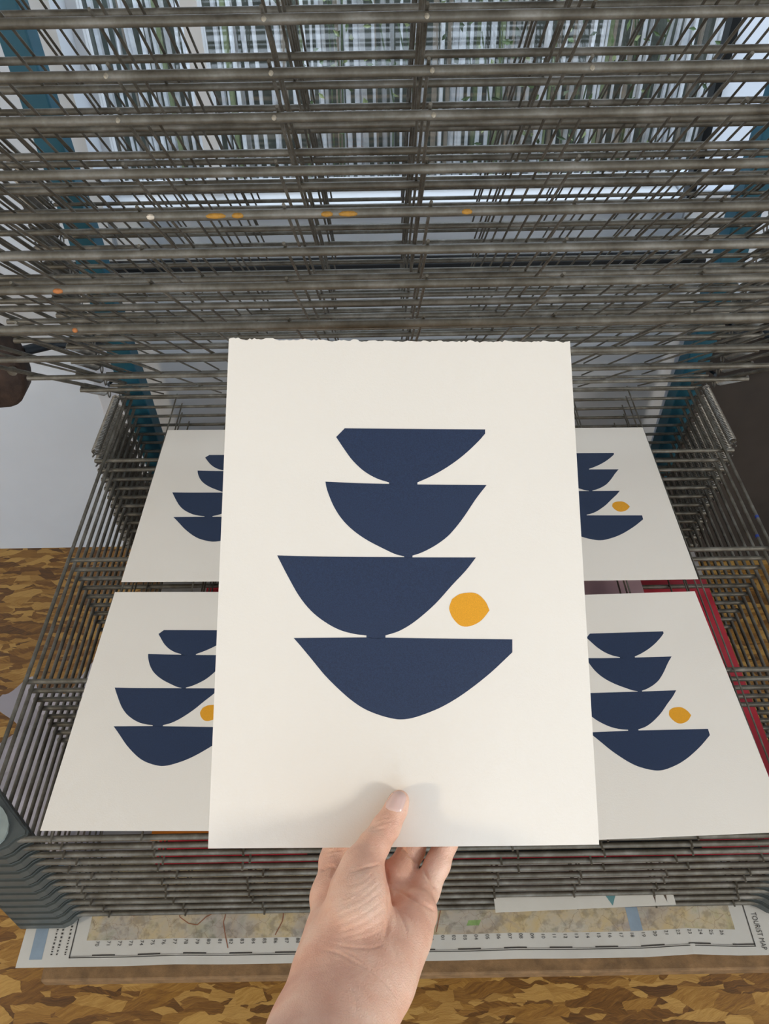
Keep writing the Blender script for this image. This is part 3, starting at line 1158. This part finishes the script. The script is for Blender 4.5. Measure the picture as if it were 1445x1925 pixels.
def field(P):
    P = P.astype(np.float32)
    d = None
    for A, B in palm:
        s = seg(P, A, B); d = s if d is None else smin(d, s, .010)
    for A, B in arm:
        d = smin(d, seg(P, A, B), .020)
    th = None
    for A, B in thumb:
        s = seg(P, A, B); th = s if th is None else smin(th, s, .005)
    d = smin(d, th, .008)
    fs_ = None
    for f in fing:
        e = None
        for A, B in f:
            s = seg(P, A, B); e = s if e is None else smin(e, s, .004)
        fs_ = e if fs_ is None else smin(fs_, e, .0015)
    return smin(d, fs_, .006)


def surface_nets(lo, hi, h):
    n = np.ceil((hi - lo) / h).astype(int) + 1
    ax = [lo[i] + h * np.arange(n[i]) for i in range(3)]
    cf = 5
    nc = np.ceil((n - 1) / cf).astype(int) + 1
    cax = [lo[i] + h * cf * np.arange(nc[i]) for i in range(3)]
    Fc = field(np.stack(np.meshgrid(*cax, indexing='ij'), -1))
    ix = [np.minimum((np.arange(n[i]) + cf // 2) // cf, nc[i] - 1) for i in range(3)]
    F = Fc[np.ix_(*ix)].astype(np.float32)
    near = np.argwhere(np.abs(F) < h * cf * 1.6)
    for i in range(0, len(near), 400000):
        c_ = near[i:i + 400000]
        F[c_[:, 0], c_[:, 1], c_[:, 2]] = field(lo + h * c_)
    S = F < 0
    cs = [S[a:n[0] - 1 + a, b:n[1] - 1 + b, c:n[2] - 1 + c] for a in (0, 1) for b in (0, 1) for c in (0, 1)]
    cnt = sum(c.astype(np.int8) for c in cs)
    act = (cnt > 0) & (cnt < 8)
    idx = np.full(act.shape, -1, np.int64)
    cells = np.argwhere(act)
    idx[act] = np.arange(len(cells))
    acc = np.zeros((len(cells), 3)); num_ = np.zeros(len(cells))
    i0, j0, k0 = cells.T
    cr = [(a, b, c) for a in (0, 1) for b in (0, 1) for c in (0, 1)]
    for p in cr:
        for axn in range(3):
            if p[axn]: continue
            q = list(p); q[axn] = 1
            f0 = F[i0 + p[0], j0 + p[1], k0 + p[2]]; f1 = F[i0 + q[0], j0 + q[1], k0 + q[2]]
            m = (f0 < 0) != (f1 < 0)
            t = np.where(m, f0 / np.where(f0 == f1, 1, f0 - f1), 0)
            pos = np.tile(np.array(p, float), (len(cells), 1)); pos[:, axn] += t
            acc[m] += pos[m]; num_[m] += 1
    V = lo + h * (cells + acc / num_[:, None])
    quads = []
    for axn in range(3):
        u, v_ = (axn + 1) % 3, (axn + 2) % 3
        sl0 = [slice(None)] * 3; sl1 = [slice(None)] * 3
        sl0[axn] = slice(0, n[axn] - 1); sl1[axn] = slice(1, n[axn])
        ch = S[tuple(sl0)] != S[tuple(sl1)]
        e = np.argwhere(ch)
        e = e[(e[:, u] > 0) & (e[:, v_] > 0) & (e[:, u] < n[u] - 1) & (e[:, v_] < n[v_] - 1)]
        ins = S[e[:, 0], e[:, 1], e[:, 2]]
        def cell(du, dv):
            c = e.copy(); c[:, u] -= du; c[:, v_] -= dv
            return idx[c[:, 0], c[:, 1], c[:, 2]]
        Q = np.stack([cell(1, 1), cell(0, 1), cell(0, 0), cell(1, 0)], 1)
        Q[~ins] = Q[~ins][:, ::-1]
        quads.append(Q)
    return V, np.concatenate(quads)


allj = [j for s in (palm + arm + thumb + [x for f in fing for x in f]) for j in s]
lo = np.min([c - r for c, r in allj], 0) - .006
hi = np.max([c + r for c, r in allj], 0) + .006
V, Q = surface_nets(lo, hi, .00108)
# light relaxation removes the grid steps
E_ = np.concatenate([Q[:, [0, 1]], Q[:, [1, 2]], Q[:, [2, 3]], Q[:, [3, 0]]])
E_ = np.concatenate([E_, E_[:, ::-1]])
deg = np.bincount(E_[:, 0], minlength=len(V)).astype(float)
for _ in range(4):
    nb = np.stack([np.bincount(E_[:, 0], V[E_[:, 1], i], minlength=len(V)) for i in range(3)], 1) / deg[:, None]
    V = V + .5 * (nb - V)
# outward normals
fn_ = np.cross(V[Q[:, 2]] - V[Q[:, 0]], V[Q[:, 3]] - V[Q[:, 1]])
VN = np.zeros_like(V)
for k in range(4):
    np.add.at(VN, Q[:, k], fn_)
VN /= np.linalg.norm(VN, axis=1)[:, None] + 1e-12
ctr = V + VN * .002
if np.mean(field(ctr)) < 0:
    VN = -VN; Q = Q[:, ::-1]

# skin creases: (points, width mm, depth mm, redness)
CREASES = [
    ([(812, 598), (845, 680), (858, 760), (866, 860), (870, 950), (856, 1040), (838, 1112)], 1.5, 2.0, .8),
    ([(862, 765), (940, 815), (1030, 860), (1110, 900), (1168, 945)], 1.1, 1.5, .8),
    ([(866, 870), (915, 920), (955, 1000), (985, 1100)], 1.1, .8, .45),
    ([(930, 930), (1000, 985), (1040, 1040)], 1.0, .45, .2),
    ([(500, 1150), (620, 1172), (760, 1175), (830, 1148)], .9, .7, .4),
    ([(395, 1180), (520, 1205), (640, 1270), (760, 1330), (850, 1410), (908, 1490)], 1.0, .8, .5),
    ([(560, 1190), (660, 1240), (720, 1290)], .8, .4, .3),
    ([(745, 405), (795, 372), (855, 345)], .8, .8, .5),
    ([(760, 385), (820, 372), (880, 352)], .7, .55, .4),
    ([(735, 418), (800, 408), (850, 392)], .8, .6, .4),
    ([(780, 355), (830, 335), (870, 330)], .7, .5, .4),
    ([(600, 690), (665, 668), (740, 648), (815, 630)], 1.0, 1.1, .6),
    ([(590, 720), (660, 690), (720, 675)], .8, .6, .4),
    ([(422, 678), (470, 648), (520, 650)], 1.2, 1.6, .5),
    ([(520, 640), (505, 690), (485, 725)], 1.2, 1.2, .4),
    ([(455, 560), (520, 545), (585, 540)], .9, .8, .4),
    ([(450, 590), (500, 575), (545, 570)], .8, .5, .3),
    ([(1078, 655), (1120, 730), (1180, 800)], 1.3, 1.6, .8),
    ([(935, 520), (1000, 580), (1062, 636)], 1.2, 1.3, .8),
    ([(900, 660), (960, 720), (1040, 770)], 1.0, .5, .3),
    ([(870, 1120), (920, 1250), (930, 1350)], 1.5, .35, .1),
    ([(590, 1400), (640, 1500), (670, 1600)], 2.0, .4, .05),
]
for i, (x0, y0, x1, y1) in enumerate(((530, 880, 800, 690), (520, 930, 820, 740), (500, 985, 835, 790), (505, 1040, 845, 850), (520, 1085, 850, 910), (530, 1120, 850, 980), (580, 780, 770, 680), (570, 830, 790, 720), (500, 910, 700, 800), (610, 1130, 840, 1040))):
    mx_, my_ = (x0 + x1) / 2 + 20, (y0 + y1) / 2 + 14
    CREASES.append(([(x0, y0), (mx_, my_), (x1, y1)], .9, .38, .12))
for i in range(9):
    y0 = 900 + i * 26
    CREASES.append(([(365, y0), (440, y0 + 12 + 4 * (i % 3)), (520, y0 - 4)], .7, .22, .05))
pix = np.stack([V[:, 0] / V[:, 2] * FPX + IW / 2, V[:, 1] / V[:, 2] * FPX + IH / 2], 1)
crop = np.stack([(pix[:, 0] - 480) * SCL, (pix[:, 1] - 1440) * SCL], 1)
view = V / np.linalg.norm(V, axis=1)[:, None]
facing = np.clip(-(VN * view).sum(1) * 2, 0, 1)
disp = np.zeros(len(V))
mmpx = V[:, 2] * 1000 / FPX / SCL
for pts, wd, dp, red in CREASES:
    P_ = [np.array(p, float) for p in pts]
    # resample with a spline
    sp_ = []
    for i in range(len(P_) - 1):
        p0 = P_[i - 1] if i else 2 * P_[0] - P_[1]
        p3 = P_[i + 2] if i + 2 < len(P_) else 2 * P_[-1] - P_[-2]
        for k in range(6):
            t = k / 6
            sp_.append(.5 * ((2 * P_[i]) + (-p0 + P_[i + 1]) * t + (2 * p0 - 5 * P_[i] + 4 * P_[i + 1] - p3) * t * t + (-p0 + 3 * P_[i] - 3 * P_[i + 1] + p3) * t ** 3))
    sp_.append(P_[-1])
    best = np.full(len(V), 1e9); par = np.zeros(len(V))
    for i in range(len(sp_) - 1):
        a, ba = sp_[i], sp_[i + 1] - sp_[i]
        t = np.clip(((crop - a) @ ba) / (ba @ ba + 1e-9), 0, 1)
        dd = np.linalg.norm(crop - a - t[:, None] * ba, axis=1)
        m = dd < best
        best[m] = dd[m]; par[m] = (i + t[m]) / (len(sp_) - 1)
    dmm = best * mmpx
    taper = np.minimum(1, np.minimum(par, 1 - par) * 5 + .15)
    gsn = np.exp(-(dmm / wd) ** 2) * taper * facing
    shoulder = np.exp(-((dmm - 2.2 * wd) / (1.2 * wd)) ** 2) * taper * facing * .18
    disp = np.maximum(disp, gsn * dp) - 0
    disp -= shoulder * dp * (disp < gsn * dp + 1e-6) * .5
V = V - VN * (disp / 1000)[:, None]
WV = V @ RC + CAMP
HO = WV.mean(0)
me = bpy.data.meshes.new('person')
me.from_pydata([tuple(p) for p in (WV - HO)], [], [tuple(int(i) for i in q) for q in Q])
me.update()
me.polygons.foreach_set('use_smooth', [True] * len(me.polygons))
me.materials.append(M['skin'])
hand = bpy.data.objects.new('person', me); COL.objects.link(hand)
hand.location = HO
tag(hand, 'bare forearm and left hand gripping the bottom edge of the cream print', 'person')


# thumb nail: a curved plate traced onto the thumb surface
def ray_hit(cx, cy, d0=.50):
    px, py = 480 + cx / SCL, 1440 + cy / SCL
    dr = np.array([(px - IW / 2) / FPX, (py - IH / 2) / FPX, 1.0])
    t = d0
    for _ in range(60):
        s = float(field((dr * t)[None, :])[0])
        t += s * .8
        if abs(s) < 2e-5: break
    return dr * t


nb_ = [(842, 262), (852, 215), (872, 180), (900, 166), (935, 164), (962, 176), (974, 200), (966, 240), (948, 285), (930, 297), (895, 292), (860, 283)]
nb_ = [np.array(p, float) for p in smooth_poly(nb_, 3, 60)]
cen = np.mean(nb_, 0)
bb = MB()
vs_, fs_ = [], []
RI = 6
for r_ in range(RI + 1):
    q = r_ / RI
    for p in nb_:
        c = cen + (p - cen) * q
        hpt = ray_hit(*c)
        e = .00055 * min(1, (1 - q) * 4 + .25)
        vs_.append((hpt - hpt / np.linalg.norm(hpt) * e) @ RC + CAMP - HO)
n = len(nb_)
for r_ in range(RI):
    for i in range(n):
        fs_.append((r_ * n + i, (r_ + 1) * n + i, (r_ + 1) * n + (i + 1) % n, r_ * n + (i + 1) % n))
bb.add(vs_, fs_)
nm, nt, b_ = newmat('finger_nail')
b_.inputs['Base Color'].default_value = (.80, .56, .50, 1)
b_.inputs['Roughness'].default_value = .22
b_.inputs['Subsurface Weight'].default_value = .1
b_.inputs['Subsurface Scale'].default_value = .003
nail = bb.build('thumb_nail', nm, hand, 'all')
